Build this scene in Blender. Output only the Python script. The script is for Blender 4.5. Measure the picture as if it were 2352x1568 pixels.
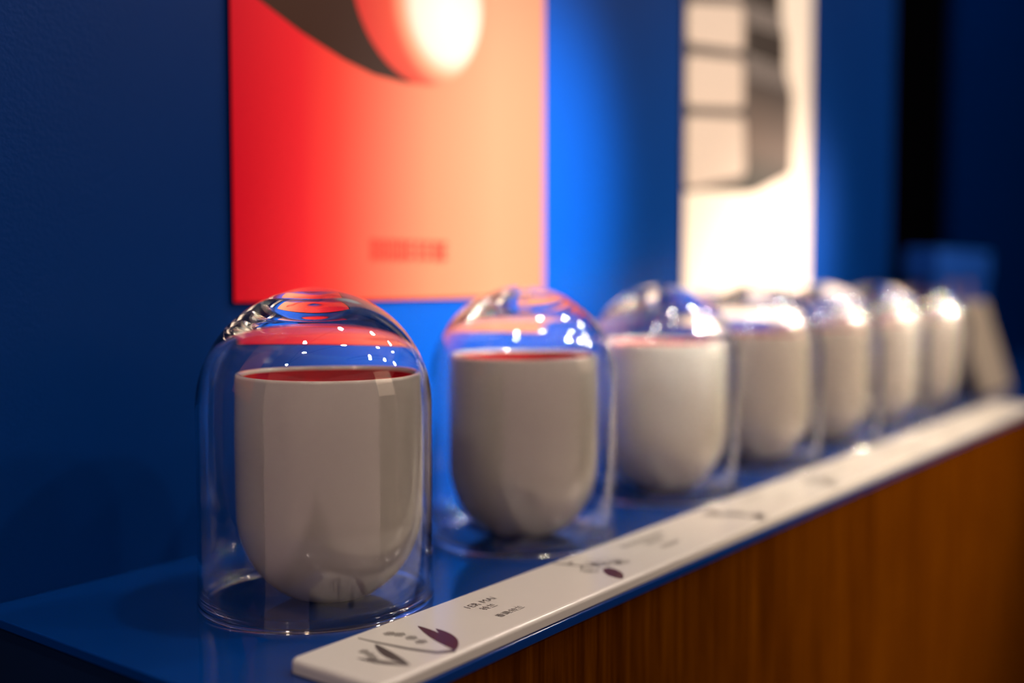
import bpy, bmesh, math, random
from mathutils import Vector, Matrix

for o in list(bpy.data.objects):
    bpy.data.objects.remove(o)
random.seed(4)
scene = bpy.context.scene
COL = scene.collection
S0 = 0.90                 # height of the counter top above the floor

# ------------------------------------------------------------------ camera
AL, PIT, CAM_H = 0.6462, 0.0574, 0.1551
cam_d = bpy.data.cameras.new('camera')
cam = bpy.data.objects.new('camera', cam_d)
COL.objects.link(cam)
cam_d.sensor_width = 36.0
cam_d.lens = 36.0 * 2471.5 / 2352.0
cam_d.clip_start = 0.02
fwd_h = Vector((math.cos(AL), math.sin(AL), 0))
right = Vector((math.sin(AL), -math.cos(AL), 0))
fwd = fwd_h * math.cos(PIT) + Vector((0, 0, -math.sin(PIT)))
up = right.cross(fwd)
m = Matrix((right, up, -fwd)).transposed().to_4x4()
m.translation = Vector((0, 0, S0 + CAM_H))
cam.matrix_world = m
cam_d.dof.use_dof = True
cam_d.dof.focus_distance = 0.485
cam_d.dof.aperture_fstop = 2.35
cam_d.dof.aperture_blades = 0
scene.camera = cam

# ------------------------------------------------------------------ world and view
world = bpy.data.worlds.new('world')
scene.world = world
world.use_nodes = True
bg = world.node_tree.nodes['Background']
bg.inputs['Color'].default_value = (1.0, 0.66, 0.62, 1)
bg.inputs['Strength'].default_value = 0.42
vs = scene.view_settings
vs.view_transform = 'Standard'
vs.look = 'None'
vs.exposure = 0.0
vs.gamma = 1.0
vs.use_curve_mapping = False
cy = scene.cycles
cy.max_bounces = 48
cy.transmission_bounces = 48
cy.glossy_bounces = 16
cy.diffuse_bounces = 3
cy.transparent_max_bounces = 80
cy.sample_clamp_indirect = 0.0
cy.blur_glossy = 2.0
cy.use_denoising = True

# spot lamps of the room's ceiling track: (lamp position, aim, watts, cone degrees, blend, colour)
# heights are above the counter top
LAMPS = [
    ((-1.27, 0.00, 1.60), (-0.90, 0.50, 0.15), 40, 34, 0.9, (1.0, 0.80, 0.62)),
    ((-0.23, 0.08, 1.60), (-0.35, 0.50, 0.30), 40, 36, 1.0, (1.0, 0.80, 0.64)),
    ((0.68, 0.00, 1.60), (0.05, 0.50, 0.46), 70, 26, 1.0, (1.0, 0.80, 0.64)),
    ((1.57, -0.15, 1.60), (0.90, 0.40, 0.05), 60, 24, 1.0, (1.0, 0.86, 0.72)),
    ((2.40, -0.30, 1.60), (1.40, 0.40, 0.05), 60, 24, 1.0, (1.0, 0.84, 0.70)),
    ((1.21, -1.10, 1.60), (0.645, 0.50, 0.185), 2200, 11, 1.0, (0.98, 1.0, 0.94)),
    ((2.05, -1.25, 1.60), (1.02, 0.385, 0.06), 480, 24, 1.0, (1.0, 0.78, 0.54)),
    ((2.97, -1.40, 1.60), (1.14, 0.50, 0.13), 2800, 7.5, 1.0, (1.0, 0.90, 0.80)),
]

# ------------------------------------------------------------------ materials
def new_mat(name):
    mt = bpy.data.materials.new(name)
    mt.use_nodes = True
    nt = mt.node_tree
    return mt, nt, nt.nodes['Principled BSDF']

def plain(name, col, rough=0.5, spec=0.5, coat=0.0, noise=0.0, nscale=40, bump=0.0, bscale=300, emit=None):
    mt, nt, b = new_mat(name)
    b.inputs['Base Color'].default_value = (*col, 1)
    b.inputs['Roughness'].default_value = rough
    b.inputs['Specular IOR Level'].default_value = spec
    b.inputs['Coat Weight'].default_value = coat
    b.inputs['Coat Roughness'].default_value = 0.04
    tc = nt.nodes.new('ShaderNodeTexCoord')
    if noise > 0:
        n = nt.nodes.new('ShaderNodeTexNoise')
        n.inputs['Scale'].default_value = nscale
        n.inputs['Detail'].default_value = 4
        nt.links.new(tc.outputs['Object'], n.inputs['Vector'])
        r = nt.nodes.new('ShaderNodeMix'); r.data_type = 'RGBA'
        r.inputs['A'].default_value = (*[c * (1 - noise) for c in col], 1)
        r.inputs['B'].default_value = (*[min(1, c * (1 + noise)) for c in col], 1)
        nt.links.new(n.outputs['Fac'], r.inputs['Factor'])
        nt.links.new(r.outputs['Result'], b.inputs['Base Color'])
    if bump > 0:
        n = nt.nodes.new('ShaderNodeTexNoise')
        n.inputs['Scale'].default_value = bscale
        n.inputs['Detail'].default_value = 3
        nt.links.new(tc.outputs['Object'], n.inputs['Vector'])
        bp = nt.nodes.new('ShaderNodeBump')
        bp.inputs['Strength'].default_value = bump
        bp.inputs['Distance'].default_value = 0.001
        nt.links.new(n.outputs['Fac'], bp.inputs['Height'])
        nt.links.new(bp.outputs['Normal'], b.inputs['Normal'])
    if emit:
        b.inputs['Emission Color'].default_value = (*emit[0], 1)
        b.inputs['Emission Strength'].default_value = emit[1]
    return mt

M = {}
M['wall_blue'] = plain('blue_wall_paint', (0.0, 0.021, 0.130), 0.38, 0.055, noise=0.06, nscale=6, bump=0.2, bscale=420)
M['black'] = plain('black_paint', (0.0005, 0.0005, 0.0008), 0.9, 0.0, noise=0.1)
M['wall_blue_dim'] = plain('dimmed_blue_wall', (0.0, 0.006, 0.045), 0.9, 0.0, noise=0.06, nscale=6)  # wall blue darkened: the far end's weaker light is put into the colour
M['counter_blue'] = plain('blue_lacquer', (0.0003, 0.022, 0.135), 0.07, 0.5, noise=0.03, nscale=12)
M['counter_dark'] = plain('dark_blue_lacquer', (0.002, 0.008, 0.03), 0.4, 0.3, noise=0.05)
M['ceramic'] = plain('cream_ceramic', (0.58, 0.535, 0.47), 0.22, 0.5, coat=0.7, noise=0.02, nscale=30, bump=0.05, bscale=60)
M['red_glaze'] = plain('red_glaze', (0.55, 0.012, 0.022), 0.22, 0.5, coat=0.5, noise=0.05)
M['acrylic'] = plain('white_acrylic', (0.44, 0.42, 0.39), 0.24, 0.5, noise=0.02, nscale=20)
M['ink'] = plain('black_ink', (0.030, 0.020, 0.022), 0.35, 0.4, noise=0.1)
M['ink_soft'] = plain('grey_ink', (0.11, 0.095, 0.088), 0.35, 0.4, noise=0.1)
M['ink_plum'] = plain('plum_ink', (0.045, 0.008, 0.010), 0.35, 0.2, noise=0.1)
M['card'] = plain('beige_card', (0.25, 0.21, 0.165), 0.7, 0.1, noise=0.03)
M['floor'] = plain('dark_floor', (0.05, 0.03, 0.02), 0.4, 0.4, noise=0.2, nscale=3)
M['ceiling'] = plain('ceiling_paint', (0.85, 0.66, 0.64), 0.8, 0.2, noise=0.05, nscale=2)
M['metal_black'] = plain('black_metal', (0.01, 0.01, 0.01), 0.35, 0.5, noise=0.1)
M['lens'] = plain('lamp_lens', (0.8, 0.8, 0.8), 0.3, 0.5, emit=((1.0, 0.86, 0.72), 380.0))
M['panel'] = plain('fill_light_glow', (0.8, 0.8, 0.8), 0.5, 0.3, emit=((1.0, 0.72, 0.50), 2.1))  # glow of the added fill board
M['box_blue'] = plain('blue_carton', (0.006, 0.055, 0.30), 0.6, 0.05, noise=0.05)
M['box_shaded'] = plain('shaded_carton', (0.001, 0.006, 0.05), 0.6, 0.05, noise=0.05)  # the carton's blue again, with the shade of its side painted in
M['pink'] = plain('pinkish_matte', (0.16, 0.11, 0.16), 0.6, 0.1, noise=0.05)  # pinkish patches on the carton's front face

def wood_mat():
    mt, nt, b = new_mat('brown_wood_veneer')
    tc = nt.nodes.new('ShaderNodeTexCoord')
    mp = nt.nodes.new('ShaderNodeMapping')
    mp.inputs['Scale'].default_value = (60, 60, 3.0)
    nt.links.new(tc.outputs['Object'], mp.inputs['Vector'])
    n = nt.nodes.new('ShaderNodeTexNoise')
    n.inputs['Scale'].default_value = 3.0
    n.inputs['Detail'].default_value = 8
    n.inputs['Roughness'].default_value = 0.65
    nt.links.new(mp.outputs['Vector'], n.inputs['Vector'])
    r = nt.nodes.new('ShaderNodeValToRGB')
    r.color_ramp.elements[0].position = 0.30
    r.color_ramp.elements[0].color = (0.025, 0.0055, 0.0002, 1)
    r.color_ramp.elements[1].position = 0.72
    r.color_ramp.elements[1].color = (0.095, 0.028, 0.0006, 1)
    e = r.color_ramp.elements.new(0.5)
    e.color = (0.055, 0.014, 0.0004, 1)
    nt.links.new(n.outputs['Fac'], r.inputs['Fac'])
    nt.links.new(r.outputs['Color'], b.inputs['Base Color'])
    b.inputs['Roughness'].default_value = 0.5
    b.inputs['Specular IOR Level'].default_value = 0.0
    bp = nt.nodes.new('ShaderNodeBump')
    bp.inputs['Strength'].default_value = 0.2
    bp.inputs['Distance'].default_value = 0.0005
    nt.links.new(n.outputs['Fac'], bp.inputs['Height'])
    nt.links.new(bp.outputs['Normal'], b.inputs['Normal'])
    return mt
M['wood'] = wood_mat()

def glass_mat():
    mt = bpy.data.materials.new('clear_glass')
    mt.use_nodes = True
    nt = mt.node_tree
    nt.nodes.clear()
    out = nt.nodes.new('ShaderNodeOutputMaterial')
    gs = nt.nodes.new('ShaderNodeBsdfGlass')
    gs.inputs['IOR'].default_value = 1.52
    gs.inputs['Roughness'].default_value = 0.0
    tc = nt.nodes.new('ShaderNodeTexCoord')
    n = nt.nodes.new('ShaderNodeTexNoise')
    n.inputs['Scale'].default_value = 22.0
    n.inputs['Detail'].default_value = 1.0
    nt.links.new(tc.outputs['Object'], n.inputs['Vector'])
    bp = nt.nodes.new('ShaderNodeBump')
    bp.inputs['Strength'].default_value = 0.15
    bp.inputs['Distance'].default_value = 0.0006
    nt.links.new(n.outputs['Fac'], bp.inputs['Height'])
    nt.links.new(bp.outputs['Normal'], gs.inputs['Normal'])
    nt.links.new(gs.outputs[0], out.inputs['Surface'])
    return mt
M['glass'] = glass_mat()

def film(nt, b, colour, glow=0.80, body=0.07):
    """printed film of a backlit picture: it glows in its print colour and reflects a little of it."""
    sc = nt.nodes.new('ShaderNodeMix'); sc.data_type = 'RGBA'; sc.blend_type = 'MULTIPLY'
    sc.inputs['Factor'].default_value = 1.0
    sc.inputs['B'].default_value = (body, body, body, 1)
    if hasattr(colour, 'links'):
        nt.links.new(colour, sc.inputs['A']); nt.links.new(colour, b.inputs['Emission Color'])
    else:
        sc.inputs['A'].default_value = colour; b.inputs['Emission Color'].default_value = colour
    nt.links.new(sc.outputs['Result'], b.inputs['Base Color'])
    b.inputs['Emission Strength'].default_value = glow

def film_mat(name, col, rough=0.5, spec=0.08, body=0.07):
    mt, nt, b = new_mat(name)
    film(nt, b, (*col, 1), 0.80, body)
    b.inputs['Roughness'].default_value = rough
    b.inputs['Specular IOR Level'].default_value = spec
    return mt

def ramp_mat(name, axis, stops, rough=0.5, spec=0.08):
    """Printed colour gradient along an object axis, or radial from a point."""
    mt, nt, b = new_mat(name)
    tc = nt.nodes.new('ShaderNodeTexCoord')
    r = nt.nodes.new('ShaderNodeValToRGB')
    lo, hi = stops[0][0], stops[-1][0]
    mr = nt.nodes.new('ShaderNodeMapRange')
    mr.inputs['From Min'].default_value = lo
    mr.inputs['From Max'].default_value = hi
    if isinstance(axis, str):
        sp = nt.nodes.new('ShaderNodeSeparateXYZ')
        nt.links.new(tc.outputs['Object'], sp.inputs[0])
        nt.links.new(sp.outputs[axis], mr.inputs['Value'])
    else:
        d = nt.nodes.new('ShaderNodeVectorMath'); d.operation = 'DISTANCE'
        d.inputs[1].default_value = axis
        nt.links.new(tc.outputs['Object'], d.inputs[0])
        nt.links.new(d.outputs['Value'], mr.inputs['Value'])
    nt.links.new(mr.outputs['Result'], r.inputs['Fac'])
    els = r.color_ramp.elements
    while len(els) < len(stops):
        els.new(0.5)
    for e, (p, c) in zip(els, stops):
        e.position = (p - lo) / (hi - lo)
        e.color = (*c, 1)
    film(nt, b, r.outputs['Color'])
    b.inputs['Roughness'].default_value = rough
    b.inputs['Specular IOR Level'].default_value = spec
    return mt

# ------------------------------------------------------------------ helpers
def tag(o, label=None, cat=None, group=None, kind=None):
    if label: o['label'] = label
    if cat: o['category'] = cat
    if group: o['group'] = group
    if kind: o['kind'] = kind
    return o

def empty(name, loc=(0, 0, 0), rz=0.0):
    o = bpy.data.objects.new(name, None)
    o.empty_display_size = 0.02
    COL.objects.link(o)
    o.location = loc
    o.rotation_euler = (0, 0, rz)
    return o

def obj(name, bm, mat, parent=None, smooth=False):
    bmesh.ops.recalc_face_normals(bm, faces=bm.faces)
    me = bpy.data.meshes.new(name)
    bm.to_mesh(me); bm.free()
    me.materials.append(mat)
    if smooth:
        for p in me.polygons: p.use_smooth = True
    o = bpy.data.objects.new(name, me)
    COL.objects.link(o)
    if parent: o.parent = parent
    return o

def box(x0, x1, y0, y1, z0, z1, bevel=0.0, seg=2, bm=None):
    own = bm is None
    if own: bm = bmesh.new()
    r = bmesh.ops.create_cube(bm, size=1.0)
    for v in r['verts']:
        v.co = Vector((x0 + (v.co.x + .5) * (x1 - x0), y0 + (v.co.y + .5) * (y1 - y0), z0 + (v.co.z + .5) * (z1 - z0)))
    if bevel > 0:
        es = list({e for v in r['verts'] for e in v.link_edges})
        bmesh.ops.bevel(bm, geom=es, offset=bevel, segments=seg, affect='EDGES', profile=0.5)
    return bm

def revolve(profile, n=96, closed=False):
    """profile: list of (r, z); r==0 becomes a pole."""
    bm = bmesh.new()
    rings = []
    for r, z in profile:
        if r < 1e-7:
            rings.append([bm.verts.new((0, 0, z))])
        else:
            rings.append([bm.verts.new((r * math.cos(2 * math.pi * i / n), r * math.sin(2 * math.pi * i / n), z)) for i in range(n)])
    pairs = list(zip(rings, rings[1:]))
    if closed: pairs.append((rings[-1], rings[0]))
    for a, b in pairs:
        for i in range(n):
            j = (i + 1) % n
            if len(a) == 1 and len(b) == 1: continue
            if len(a) == 1: bm.faces.new((a[0], b[i], b[j]))
            elif len(b) == 1: bm.faces.new((a[i], a[j], b[0]))
            else: bm.faces.new((a[i], a[j], b[j], b[i]))
    return bm

def flat_poly(pts, thick, plane='XY', level=0.0, bm=None):
    """thin printed layer: polygon extruded by `thick` from `level` (XY: up, XZ: towards -Y)."""
    if bm is None: bm = bmesh.new()
    if plane == 'XY':
        lo = [bm.verts.new((x, y, level)) for x, y in pts]; hi = [bm.verts.new((x, y, level + thick)) for x, y in pts]
    else:
        lo = [bm.verts.new((x, level, z)) for x, z in pts]; hi = [bm.verts.new((x, level - thick, z)) for x, z in pts]
    bm.faces.new(lo); bm.faces.new(list(reversed(hi)))
    n = len(pts)
    for i in range(n):
        j = (i + 1) % n
        bm.faces.new((lo[i], hi[i], hi[j], lo[j]))
    return bm

def leaf_pts(a, b, w, bend=0.0, n=10):
    """pointed leaf outline from tip a to tip b."""
    a, b = Vector(a), Vector(b)
    d = b - a; nrm = Vector((-d.y, d.x)).normalized()
    up_, dn = [], []
    for i in range(n + 1):
        t = i / n
        c = a + d * t + nrm * bend * 4 * t * (1 - t)
        h = w * math.sin(math.pi * t) ** 0.8
        up_.append(c + nrm * h); dn.append(c - nrm * h)
    return [tuple(p) for p in up_ + dn[-2:0:-1]]

def stroke_pts(pts, w0, w1):
    pts = [Vector(p) for p in pts]
    L_, R_ = [], []
    n = len(pts)
    for i, p in enumerate(pts):
        d = (pts[min(i + 1, n - 1)] - pts[max(i - 1, 0)]).normalized()
        nr = Vector((-d.y, d.x)); w = w0 + (w1 - w0) * i / (n - 1)
        L_.append(p + nr * w); R_.append(p - nr * w)
    return [tuple(p) for p in L_ + R_[::-1]]

# ------------------------------------------------------------------ the setting
WY = 0.5030           # wall plane
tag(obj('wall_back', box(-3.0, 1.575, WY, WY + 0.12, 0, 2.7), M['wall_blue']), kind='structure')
tag(obj('wall_back_end', box(1.885, 3.6, WY, WY + 0.12, 0, 2.7), M['wall_blue_dim']), kind='structure')
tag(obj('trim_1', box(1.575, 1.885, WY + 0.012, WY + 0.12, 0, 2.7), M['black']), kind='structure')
tag(obj('wall_right', box(3.6, 3.72, -3.2, WY + 0.12, 0, 2.7), M['wall_blue_dim']), kind='structure')
tag(obj('floor', box(-3.0, 3.72, -3.2, WY + 0.12, -0.1, 0), M['floor']), kind='structure')
tag(obj('ceiling', box(-3.0, 3.72, -3.2, WY + 0.12, 2.7, 2.8), M['ceiling']), kind='structure')

# ------------------------------------------------------------------ the display counter
SX0, SX1, SY0 = 0.2455, 2.55, 0.2713
ct = tag(empty('display_counter', (SX0, WY, 0)), 'long wall counter with glossy blue top and brown wood front', 'counter')
def loc(b, o):       # shift world-built mesh into the frame of empty o
    bmesh.ops.translate(b, verts=b.verts, vec=-Vector(o.location)); return b
obj('worktop', loc(box(SX0, SX1, SY0, WY - 0.0005, S0 - 0.0045, S0, 0.0006, 2), ct), M['counter_blue'], ct)
tag(obj('front_panel', loc(box(SX0 + 0.002, SX1, SY0 + 0.0015, SY0 + 0.02, 0.06, S0 - 0.005), ct), M['wood'], ct), 'brown wood veneer front')
tag(obj('end_panel', loc(box(SX0 + 0.002, SX0 + 0.02, SY0 + 0.0205, WY - 0.001, 0.06, S0 - 0.005), ct), M['counter_dark'], ct), 'dark end panel')
obj('plinth', loc(box(SX0 + 0.02, SX1, SY0 + 0.04, WY - 0.001, 0.0, 0.0595), ct), M['black'], ct)

# ------------------------------------------------------------------ wall posters
PZ, PT, PYF = S0 + 0.1413, S0 + 0.62, 0.5005
def poster(name, x0, x1, label):
    e = tag(empty(name, (x0, WY, PZ)), label, 'poster', 'wall posters above the counter')
    b = obj('panel', loc(box(x0, x1, PYF, WY - 0.0004, PZ, PT, 0.0008, 1), e), M['black'], e)
    return e
def on_poster(e, name, pts, mat, level, dx=0.0):
    ox = e.location
    P = [(x + dx - ox.x, z + S0 - ox.z) for x, z in pts]
    return obj(name, flat_poly(P, 0.0002, 'XZ', PYF - WY - level), mat, e)

PX1, PX2, PX3, PX4 = 0.3975, 0.7065, 0.9415, 1.2600
RED = [(0.0, (0.64, 0.0005, 0.012)), (0.052, (0.98, 0.014, 0.022)), (0.081, (1.15, 0.055, 0.034)), (0.128, (1.15, 0.17, 0.085)),
       (0.172, (1.1, 0.28, 0.135)), (0.245, (1.05, 0.37, 0.190)), (0.309, (1.05, 0.34, 0.170))]
M['print_red'] = ramp_mat('red_to_peach_print', 'X', RED)
ORB_C = (0.5597, 0.356)
M['print_orb'] = ramp_mat('glowing_orb_print', (0.586 - PX1, PYF - WY - 0.0006, 0.3446 - 0.1413),
    [(0.0, (1.2, 1.1, 0.90)), (0.034, (1.1, 0.98, 0.75)), (0.046, (1.0, 0.42, 0.22)), (0.058, (1.0, 0.09, 0.045)), (0.09, (0.85, 0.04, 0.03))])
M['print_brown'] = film_mat('dark_brown_print', (0.055, 0.018, 0.010))
M['print_text'] = film_mat('red_print_lettering', (0.80, 0.045, 0.025))

p1 = poster('wall_poster', PX1, PX2, 'red to peach poster with a pale glowing orb and dark brown swoosh')
full = lambda a, b: [(a + .0008, .1421), (b - .0008, .1421), (b - .0008, .6192), (a + .0008, .6192)]
on_poster(p1, 'print', full(PX1, PX2), M['print_red'], 0.0001)
sw = [(0.3992, 0.3244), (0.4205, 0.3169), (0.4504, 0.3049), (0.4865, 0.2939), (0.5138, 0.2885), (0.5420, 0.2876), (0.5571, 0.2889),
      (0.5368, 0.3061), (0.5191, 0.3322), (0.5076, 0.3635), (0.4899, 0.4104), (0.4586, 0.4520), (0.3992, 0.4833)]
on_poster(p1, 'printed_swoosh', sw, M['print_brown'], 0.0003)
orb = [(ORB_C[0] + .067 * math.cos(t * math.pi / 24), ORB_C[1] + .067 * math.sin(t * math.pi / 24) * (1.0 if t > 24 else 1.6)) for t in range(48)]
on_poster(p1, 'printed_orb', orb, M['print_orb'], 0.0006)
# two rows of blurred, unreadable capitals
lt = bmesh.new()
rnd = random.Random(3)
x = 0.5090
while x < 0.5850:
    w = rnd.uniform(0.0075, 0.0095)
    X_, Z_ = x - PX1, 0.1795 - 0.1413
    def bar_(x0, x1, z0, z1, lv): flat_poly([(x0, z0), (x1, z0), (x1, z1), (x0, z1)], .0002, 'XZ', PYF - WY - lv, lt)
    for k in range(3):
        if k != 1 or rnd.random() < .8:
            bar_(X_, X_ + w * .8, Z_ - k * .0052, Z_ - k * .0052 + .0024, .0004)
    bar_(X_, X_ + .0024, Z_ - .0118, Z_ + .0022, .0007)
    if rnd.random() < .6:
        bar_(X_ + w * .56, X_ + w * .8, Z_ - .0118, Z_ + .0022, .0007)
    x += w * 1.08
obj('lettering', lt, M['print_text'], p1)

M['p2_white'] = film_mat('ivory_print', (0.78, 0.62, 0.48), body=0.40)
M['p2_square'] = film_mat('cream_print', (0.72, 0.53, 0.40), body=0.22)
M['p2_gap'] = film_mat('taupe_print', (0.17, 0.125, 0.10))
M['p2_dark'] = film_mat('umber_print', (0.055, 0.036, 0.028))
M['p2_bar'] = film_mat('mushroom_print', (0.22, 0.16, 0.13))
M['p2_side'] = ramp_mat('brown_block_print', 'Z', [(0.10, (0.085, 0.07, 0.05)), (0.125, (0.15, 0.115, 0.085)), (0.16, (0.30, 0.19, 0.135)), (0.225, (0.10, 0.068, 0.054))])
p2 = poster('wall_poster', PX3, PX4, 'ivory poster showing a stack of cream blocks with brown sides')
on_poster(p2, 'print', full(PX3, PX4), M['p2_white'], 0.0001)
on_poster(p2, 'printed_gap', [(0.9428, 0.2394), (0.9811, 0.2438), (1.0735, 0.2483), (1.0808, 0.2749), (1.0767, 0.6190), (0.9428, 0.6190)], M['p2_gap'], 0.0003)
def rounded(q, r=0.010, n=4):
    q = [Vector(v) for v in q]; out = []
    for i, c in enumerate(q):
        a, b = q[i - 1], q[(i + 1) % len(q)]
        p, s = c + (a - c).normalized() * r, c + (b - c).normalized() * r
        for k in range(n + 1):
            t = k / n
            out.append(tuple(p * (1 - t) ** 2 + c * 2 * t * (1 - t) + s * t * t))
    return out
sq = [[(0.9443, 0.4213), (1.0680, 0.4438), (1.0694, 0.3973), (0.9443, 0.3838)],
      [(0.9443, 0.3723), (1.0694, 0.3869), (1.0709, 0.3369), (0.9443, 0.3233)],
      [(0.9443, 0.3139), (1.0735, 0.3267), (1.0772, 0.2658), (0.9443, 0.2436)],
      [(0.9443, 0.4718), (1.0673, 0.4969), (1.0678, 0.4552), (0.9443, 0.4322)],
      [(0.9443, 0.5229), (1.0662, 0.5500), (1.0673, 0.5073), (0.9443, 0.4823)],
      [(0.9443, 0.5750), (1.0657, 0.6021), (1.0668, 0.5594), (0.9443, 0.5333)]]
for q in sq:
    on_poster(p2, 'printed_block', rounded(q), M['p2_square'], 0.0006)
sides = [([(1.0779, 0.3696), (1.2022, 0.3719), (1.2027, 0.2777), (1.0992, 0.2491), (0.9811, 0.2446), (1.0686, 0.2631), (1.0806, 0.2746)], 'p2_side'),
         ([(1.0772, 0.3937), (1.1810, 0.3943), (1.1991, 0.3720), (1.0779, 0.3700)], 'p2_bar'),
         ([(1.0763, 0.4270), (1.1796, 0.4330), (1.1810, 0.3949), (1.0772, 0.3947)], 'p2_dark'),
         ([(1.0732, 0.4474), (1.1677, 0.4519), (1.1767, 0.4336), (1.0763, 0.4277)], 'p2_bar'),
         ([(1.0727, 0.4791), (1.1621, 0.4896), (1.1676, 0.4526), (1.0732, 0.4479)], 'p2_dark'),
         ([(1.0715, 0.5000), (1.1528, 0.5104), (1.1621, 0.4901), (1.0727, 0.4797)], 'p2_bar'),
         ([(1.0704, 0.5313), (1.1475, 0.5458), (1.1528, 0.5109), (1.0715, 0.5005)], 'p2_dark')]
for q, mk in sides:
    on_poster(p2, 'printed_side', q, M[mk], 0.0009)

# the next poster of the same row, beyond the counter's end; it shows only as a reflection in the glass
p0 = poster('wall_poster', -0.145, 0.163, 'plain red poster on the blue wall beyond the counter end')
M['print_plain'] = ramp_mat('plain_red_print', 'X', [(0.0, (0.55, 0.04, 0.03)), (0.3, (0.55, 0.16, 0.10))])
on_poster(p0, 'print', full(-0.145, 0.163), M['print_plain'], 0.0001)

# ------------------------------------------------------------------ cups and glass domes
CR, CH = 0.045, 0.1094
CUPX = [0.3629, 0.5219, 0.6968, 0.8580, 1.0051, 1.1576, 1.3199]
CY_ = 0.3852
DOFF = [(-0.0058, 0.0035), (0.0, 0.0), (-0.004, 0.001), (-0.003, 0.001), (-0.001, 0), (0, 0.001), (0, 0)]

def cup_profile():
    pr = [(0.0, 0.0006), (0.013, 0.0006), (0.0145, 0.0)]
    zc = CR * 0.985
    a0 = math.asin(0.0165 / CR)
    n = 18
    base = zc - CR * math.cos(a0)
    for i in range(n + 1):
        a = a0 + (math.pi / 2 - a0) * i / n
        pr.append((CR * math.sin(a), (zc - CR * math.cos(a) - base) * (zc / (zc - base)) + 0.0003))
    for i in range(1, 9):
        t = i / 8
        pr.append((CR * (1.0 + 0.004 * math.sin(t * math.pi)), zc + (CH - 0.0016 - zc) * t))
    t_ = 0.0030
    for i in range(1, 8):
        a = math.pi * i / 8
        pr.append((CR - t_ / 2 + t_ / 2 * math.cos(a), CH - 0.0016 + 0.0016 * math.sin(a)))
    pr.append((CR - t_, CH - 0.0016)); pr.append((CR - t_ - 0.0001, CH - 0.0026))
    return pr
def lining_profile():
    r = CR - 0.0031
    pr = [(r, CH - 0.0026)]
    zc = CR * 0.985
    for i in range(1, 7): pr.append((r, CH - 0.0026 + (zc - CH + 0.0026) * i / 6))
    for i in range(1, 13):
        a = math.pi / 2 * (1 - i / 12)
        pr.append((r * math.sin(a), zc - (zc - 0.005) * math.cos(a)))
    pr[-1] = (0.0, pr[-1][1])
    return pr

DR, DZC = 0.0563, 0.0945
T_WALL, CAV, CAV_P = 0.0018, 0.0468, 2.5      # wall thickness; height and squareness of the hollow's crown
def dome_profile():
    pr = []
    ri, ro = DR - T_WALL, DR
    z0 = 0.0030
    lip = 0.0006                       # the fire-polished foot is a little thicker than the wall
    for i in range(1, 8):              # rounded foot, from the inside to the outside
        a = math.pi * (1 + i / 8)
        pr.append(((ri + ro) / 2 + ((ro - ri) / 2 + lip) * math.cos(a), 0.0014 + 0.0013 * math.sin(a)))
    pr.append((ro + lip, 0.0018)); pr.append((ro + lip * .3, z0))
    for i in range(1, 10): pr.append((ro, z0 + 0.002 + (DZC - z0 - 0.002) * i / 9))
    n = 40
    for i in range(1, n + 1):
        a = math.pi / 2 * i / n
        r = DR * math.cos(a)
        pr.append((r, DZC + DR * math.sin(a) + 0.0009 * math.exp(-(r / 0.012) ** 2)))
    pr[-1] = (0.0, pr[-1][1])
    for i in range(n + 1):
        a = math.pi / 2 * (1 - i / n)
        ca_, sa_ = max(0.0, math.cos(a)) ** (2 / CAV_P), max(0.0, math.sin(a)) ** (2 / CAV_P)
        pr.append((ri * ca_ if i else 0.0, DZC + CAV * sa_))
    for i in range(1, 10): pr.append((ri, DZC + (z0 + 0.002 - DZC) * i / 9))
    pr.append((ri - lip * .3, z0)); pr.append((ri - lip, 0.0018))
    return pr

def make_cup():
    e = empty('ceramic_cup')
    obj('body', revolve(cup_profile()), M['ceramic'], e, True)
    tag(obj('lining', revolve(lining_profile()), M['red_glaze'], e, True), 'glossy red glazed inside')
    return e
def make_dome():
    return obj('glass_dome', revolve(dome_profile(), 128, True), M['glass'], None, True)
def copy_tree(o, parent=None):
    c = o.copy(); COL.objects.link(c)
    if parent: c.parent = parent
    for ch in list(o.children):
        copy_tree(ch, c)
    return c
ORD = ['', 'second', 'third', 'fourth', 'fifth', 'sixth']
cup0, dome0 = make_cup(), make_dome()
cups = [cup0] + [copy_tree(cup0) for _ in range(6)]
domes = [dome0] + [copy_tree(dome0) for _ in range(6)]
for i in range(7):
    cups[i].location = (CUPX[i], CY_, S0 + 0.0001)
    domes[i].location = (CUPX[i] + DOFF[i][0], CY_ + DOFF[i][1], S0 + 0.0001)
    domes[i].rotation_euler[2] = 0.7 * i
    if i == 0:
        a = 'cream ceramic cup with red inside, behind the 1ER MAI lettering'
        b = 'clear glass dome over the cup behind the 1ER MAI lettering'
    elif i == 6:
        a = 'cream ceramic cup nearest to the tilted beige card'
        b = 'clear glass dome nearest to the tilted beige card'
    else:
        a = f'cream ceramic cup, {ORD[i]} in the row from the 1ER MAI lettering'
        b = f'clear glass dome, {ORD[i]} in the row from the 1ER MAI lettering'
    tag(cups[i], a, 'cup', 'cream cups on the blue counter')
    tag(domes[i], b, 'glass dome', 'glass domes over the cups')

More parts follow.
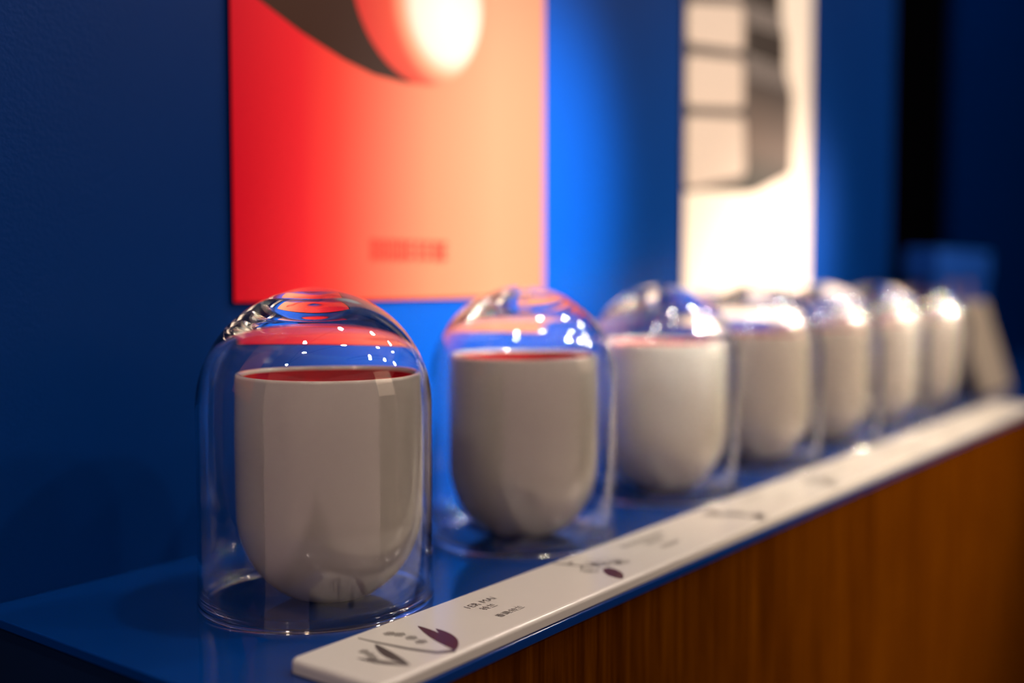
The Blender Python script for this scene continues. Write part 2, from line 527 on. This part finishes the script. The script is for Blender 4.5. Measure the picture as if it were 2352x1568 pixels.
# ------------------------------------------------------------------ label strip along the front edge
TX0, TX1, TY0, TY1, TH = 0.2795, 1.405, 0.2722, 0.3220, 0.0060
st = tag(empty('label_strip', (TX0, TY0, S0)), 'long white acrylic strip printed with flowers along the counter edge', 'label strip')
bm = bmesh.new()
def rr(x0, x1, y0, y1, r, n=5):
    pts = []
    for cx, cy_, a0 in ((x1 - r, y1 - r, 0), (x0 + r, y1 - r, 90), (x0 + r, y0 + r, 180), (x1 - r, y0 + r, 270)):
        for k in range(n + 1):
            a = math.radians(a0 + 90 * k / n); pts.append((cx + r * math.cos(a), cy_ + r * math.sin(a)))
    return pts
W_, D_ = TX1 - TX0, TY1 - TY0
BR = 0.0022
layers = [(0.0001, 0.0006), (0.0007, 0.0)] + [(TH - BR + BR * math.sin(a * math.pi / 16), BR - BR * math.cos(a * math.pi / 16)) for a in range(9)]
rings = []
for z, ins in layers:
    rings.append([bm.verts.new((x, y, z)) for x, y in rr(ins, W_ - ins, ins, D_ - ins, 0.0045 - ins)])
for a, b in zip(rings, rings[1:]):
    n = len(a)
    for i in range(n): bm.faces.new((a[i], a[(i + 1) % n], b[(i + 1) % n], b[i]))
bm.faces.new(rings[0][::-1]); bm.faces.new(rings[-1])
obj('bar', bm, M['acrylic'], st)

PL = 0.00006     # ink layer
def ink(name, polys, mat):
    b = bmesh.new()
    for i, p in enumerate(polys):      # each shape a hair above the one before
        flat_poly([(x - TX0, y - TY0) for x, y in p], PL, 'XY', TH + 0.00003 + 0.00001 * (i % 7), b)
    return obj(name, b, mat, st)
def text(body, x, y, size, mat):
    cu = bpy.data.curves.new('lettering', 'FONT')
    cu.body = body; cu.size = size; cu.align_x = 'LEFT'
    cu.resolution_u = 3
    to = bpy.data.objects.new('tmp', cu); COL.objects.link(to)
    bpy.context.view_layer.update()
    dg = bpy.context.evaluated_depsgraph_get()
    me = bpy.data.meshes.new_from_object(to.evaluated_get(dg))
    bpy.data.objects.remove(to); bpy.data.curves.remove(cu)
    me.name = 'lettering'
    me.materials.clear(); me.materials.append(mat)
    o = bpy.data.objects.new('lettering', me); COL.objects.link(o)
    o.parent = st
    o.location = (x - TX0, y - TY0, TH + 0.0001)
    return o

def bell(c, s):
    return [[(c[0] + s * math.cos(k * math.pi / 3 + j * .5) * (1 + .3 * (k % 2)), c[1] + s * math.sin(k * math.pi / 3 + j * .5)) for k in range(6)] for j in (0,)]
def petal_ring(c, r, s, n=5, rot=0.0):
    out = []
    for k in range(n):
        a = rot + 2 * math.pi * k / n
        d = Vector((math.cos(a), math.sin(a)))
        a_, b_ = Vector(c) + d * 0.15 * r, Vector(c) + d * r
        lp = leaf_pts(a_, b_, s)
        out.append(stroke_pts(lp + [lp[0]], 0.00022, 0.00022))
    return out

# lily of the valley at the strip's end
ink('printed_leaf', [leaf_pts((.3262, .2745), (.3400, .3075), .0029, -.0010), leaf_pts((.3262, .2745), (.3420, .2990), .0026, -.0022)], M['ink_plum'])
ink('printed_stem', [stroke_pts([(.3258, .2745), (.3195, .2790), (.3160, .2920), (.3140, .3070), (.3133, .3165)], .0016, .0003)], M['ink'])
ink('printed_leaf', [leaf_pts((.3028, .2775), (.3122, .3060), .0024, .0012), leaf_pts((.3028, .2775), (.2960, .3000), .0016, .0008)], M['ink'])
bl = []
for c in ((.3252, .3100), (.3268, .3058), (.3268, .2990), (.3256, .2925)):
    bl += petal_ring(c, .0026, .0009, 6)
for c in ((.3030, .3030), (.3020, .2990), (.3000, .2950)):
    bl += petal_ring(c, .0020, .0007, 5)
ink('printed_flower', bl, M['ink_soft'])
text('1ER MAI', .3712, .3046, .0060, M['ink'])
text('\u94c3\u5170', .3745, .2978, .0050, M['ink'])
text('\u9999\u8c03:\u94c3\u5170', .3706, .2862, .0045, M['ink'])

# blossom branch with one dark leaf
def dark_leaf(dx=0.0, dy=0.0):
    P = [(.4658, .2925), (.4693, .292), (.4699, .2884), (.467, .2827), (.4624, .2779), (.4559, .2747), (.4556, .2791), (.4574, .2846), (.4605, .2886)]
    return [(x + dx, y + dy) for x, y in P]
def unread(x, y, n, h, seed):
    """a row of blurred, unreadable small characters."""
    r_ = random.Random(seed); out = []
    for k in range(n):
        cx = x + k * h * 1.05
        for j in range(3):
            if r_.random() < .85:
                yy = y + h * (.1 + .36 * j)
                out.append([(cx, yy), (cx + h * .75, yy), (cx + h * .75, yy + h * .13), (cx, yy + h * .13)])
        out.append([(cx + h * .3, y), (cx + h * .42, y), (cx + h * .42, y + h * .95), (cx + h * .3, y + h * .95)])
    return out
def blossom(dx, dy, seed, leafmat):
    r_ = random.Random(seed)
    ink('printed_leaf', [dark_leaf(dx, dy)], leafmat)
    c = (.4745 + dx, .2995 + dy)
    ink('printed_flower', petal_ring(c, .0105, .0034, 5, r_.uniform(0, 1)) + petal_ring((.4590 + dx, .2960 + dy), .0050, .0020, 5, r_.uniform(0, 1))
        + petal_ring((.4835 + dx, .2940 + dy), .0060, .0020, 4, r_.uniform(0, 1)), M['ink_soft'])
    ink('printed_stem', [stroke_pts([(.4594 + dx, .3195 + dy * .3), (.4615 + dx, .3120 + dy), (.4640 + dx, .3050 + dy), (.4700 + dx, .2990 + dy), (.4770 + dx, .2940 + dy), (.4850 + dx, .2880 + dy)], .0009, .0002),
        leaf_pts((.4620 + dx, .3110 + dy), (.4680 + dx, .3130 + dy), .0011), leaf_pts((.4640 + dx, .3050 + dy), (.4600 + dx, .3010 + dy), .0009),
        leaf_pts((.4720 + dx, .3050 + dy), (.4690 + dx, .2960 + dy), .0014), leaf_pts((.4770 + dx, .3000 + dy), (.4730 + dx, .2950 + dy), .0010),
        leaf_pts((.4800 + dx, .2920 + dy), (.4850 + dx, .2945 + dy), .0009)], M['ink'])
blossom(0, 0, 1, M['ink_plum'])
ink('lettering', unread(.5110, .3055, 9, .0048, 5), M['ink'])
ink('lettering', unread(.5250, .2985, 4, .0048, 6), M['ink'])
ink('lettering', unread(.5241, .2885, 5, .0040, 7), M['ink'])
# fern-like sprig of the third motif and those that follow
def sprig(dx, seed):
    r_ = random.Random(seed)
    ps = [stroke_pts([(.6160 + dx, .3120), (.6175 + dx, .3010), (.6260 + dx, .2930), (.6300 + dx, .2830), (.6225 + dx, .2735)], .0018, .0008)]
    for k in range(9):
        t = k / 8
        x, y = .6165 + .012 * t + dx, .3100 - .032 * t
        a = r_.uniform(-.5, .9)
        ps.append(leaf_pts((x, y), (x + .010 * math.cos(a), y + .010 * math.sin(a)), .0026))
    ps.append(leaf_pts((.6310 + dx, .2840), (.6215 + dx, .2735), .0030, .001))
    ink('printed_leaf', ps, M['ink'])
    ink('lettering', unread(.6690 + dx, .3075, 7, .0046, seed + 20), M['ink_soft'])
    ink('lettering', unread(.6860 + dx, .2890, 5, .0042, seed + 21), M['ink_soft'])
sprig(0.0, 11)
blossom(.3010, .0005, 12, M['ink'])
ink('lettering', unread(.8250, .3055, 7, .0046, 13), M['ink_soft'])
ink('lettering', unread(.8400, .2885, 5, .0042, 14), M['ink_soft'])
sprig(0.3250, 15)
blossom(.6300, 0, 16, M['ink_plum'])
ink('lettering', unread(1.1500, .3055, 7, .0046, 17), M['ink_soft'])
sprig(0.6400, 18)

# ------------------------------------------------------------------ tilted card with its black easel back
ca = tag(empty('tilted_card', (1.50, 0.352, S0)), 'beige card leaning back on a black easel support beside the domes', 'card')
TILT = math.radians(17)
b = box(0.0, 0.155, -0.004, 0.004, 0.0, 0.128, 0.0015, 2)
bmesh.ops.rotate(b, verts=b.verts, cent=(0, 0, 0), matrix=Matrix.Rotation(-TILT, 3, 'X'))
bmesh.ops.translate(b, verts=b.verts, vec=(0, 0.004, 0.0014))
obj('face_board', b, M['card'], ca)
b = bmesh.new()
sy = 0.0145
pts = [(sy, 0.0002), (0.085, 0.0002), (0.0520, 0.118), (0.0485, 0.118)]
for x0, x1 in ((0.02, 0.135),):
    lo = [b.verts.new((x0, y, z)) for y, z in pts]; hi = [b.verts.new((x1, y, z)) for y, z in pts]
    b.faces.new(lo); b.faces.new(hi[::-1])
    for i in range(4): b.faces.new((lo[i], hi[i], hi[(i + 1) % 4], lo[(i + 1) % 4]))
obj('easel_support', b, M['black'], ca)

# ------------------------------------------------------------------ blue carton at the far part of the counter
bx = tag(empty('blue_carton', (1.73, 0.461, S0)), 'slim upright blue carton with a lid standing behind the tilted card', 'box')
obj('body', box(-0.148, 0.148, -0.020, 0.020, 0.0002, 0.155, 0.002), M['box_blue'], bx)
obj('lid', box(-0.151, 0.151, -0.023, 0.023, 0.1553, 0.199, 0.002), M['box_blue'], bx)
tag(obj('shaded_side', box(-0.1502, -0.1483, -0.018, 0.018, 0.004, 0.1548, 0.0005, 1), M['box_shaded'], bx), 'carton side with shade put into its blue')
for x0 in (-0.085, 0.010):
    tag(obj('pinkish_patch', box(x0, x0 + 0.034, -0.0214, -0.0202, 0.108, 0.152, 0.0004, 1), M['pink'], bx), 'pinkish patch')

# ------------------------------------------------------------------ ceiling track with its spot lamps
for y, x0, x1, lb in ((-0.06, -1.9, 2.7, 'black lamp rail on the ceiling along the poster wall'), (-1.25, 0.3, 3.3, 'black lamp rail on the ceiling farther from the posters')):
    tag(obj('track_rail', box(x0, x1, y - 0.018, y + 0.018, 2.672, 2.6995, 0.002), M['metal_black']), lb, 'lamp rail')
for p, aim, watts, cone, blend, colr in LAMPS:
    P, A = Vector(p) + Vector((0, 0, S0)), Vector(aim) + Vector((0, 0, S0))
    d = (A - P).normalized()
    near = abs(p[1]) < 0.8
    e = tag(empty('track_spotlight', (P.x, P.y, 2.67)), 'black cylindrical spotlight hanging under the ceiling rail by the poster wall' if near else
            'black cylindrical spotlight hanging under the ceiling rail farther from the posters', 'spotlight', 'ceiling track spotlights')
    rot = d.to_track_quat('-Z', 'Y').to_matrix()
    h = revolve([(0, 0.125), (0.050, 0.125), (0.055, 0.120), (0.055, -0.004), (0.051, -0.004), (0.051, 0.010), (0, 0.010)], 32)
    l = revolve([(0, 0.004), (0.048, 0.004), (0.048, 0.0085), (0, 0.0085)], 32)
    rel = P - d * 0.0 - Vector(e.location)
    for bm_ in (h, l):
        bmesh.ops.rotate(bm_, verts=bm_.verts, cent=(0, 0, 0), matrix=rot)
        bmesh.ops.translate(bm_, verts=bm_.verts, vec=rel)
    obj('housing', h, M['metal_black'], e)
    obj('lens', l, M['lens'], e)
    ry = (-0.06 if near else -1.25) - P.y
    c = -d * 0.05 + rel
    bb = bmesh.new()
    a0, a1 = Vector((0, ry, 0.001)), c
    ax = (a1 - a0); ln = ax.length
    r_ = bmesh.ops.create_cone(bb, cap_ends=True, segments=12, radius1=0.008, radius2=0.008, depth=ln)
    bmesh.ops.rotate(bb, verts=bb.verts, cent=(0, 0, 0), matrix=ax.to_track_quat('Z', 'Y').to_matrix())
    bmesh.ops.translate(bb, verts=bb.verts, vec=(a0 + a1) / 2)
    obj('stem', bb, M['metal_black'], e)
    ld = bpy.data.lights.new('spot_light', 'SPOT')
    ld.energy = watts; ld.spot_size = math.radians(cone); ld.spot_blend = blend
    ld.color = colr; ld.shadow_soft_size = 0.045
    lo = bpy.data.objects.new('spot_light', ld); COL.objects.link(lo)
    lo.matrix_world = Matrix.Translation(P + d * 0.052) @ rot.to_4x4()

# ------------------------------------------------------------------ unseen glowing board, added to put a warm sheen on the wall
cp = tag(empty('fill_light_board', (2.45, -3.0, 0.0)), 'added tall board with a warm glowing top, unseen across from the posters', 'fill light')
obj('frame', box(-0.85, 0.85, -0.06, 0.0, 0.0, 2.62, 0.003), M['metal_black'], cp)
obj('fill_glow', box(-0.80, 0.80, 0.0002, 0.004, 1.55, 2.58), M['panel'], cp)
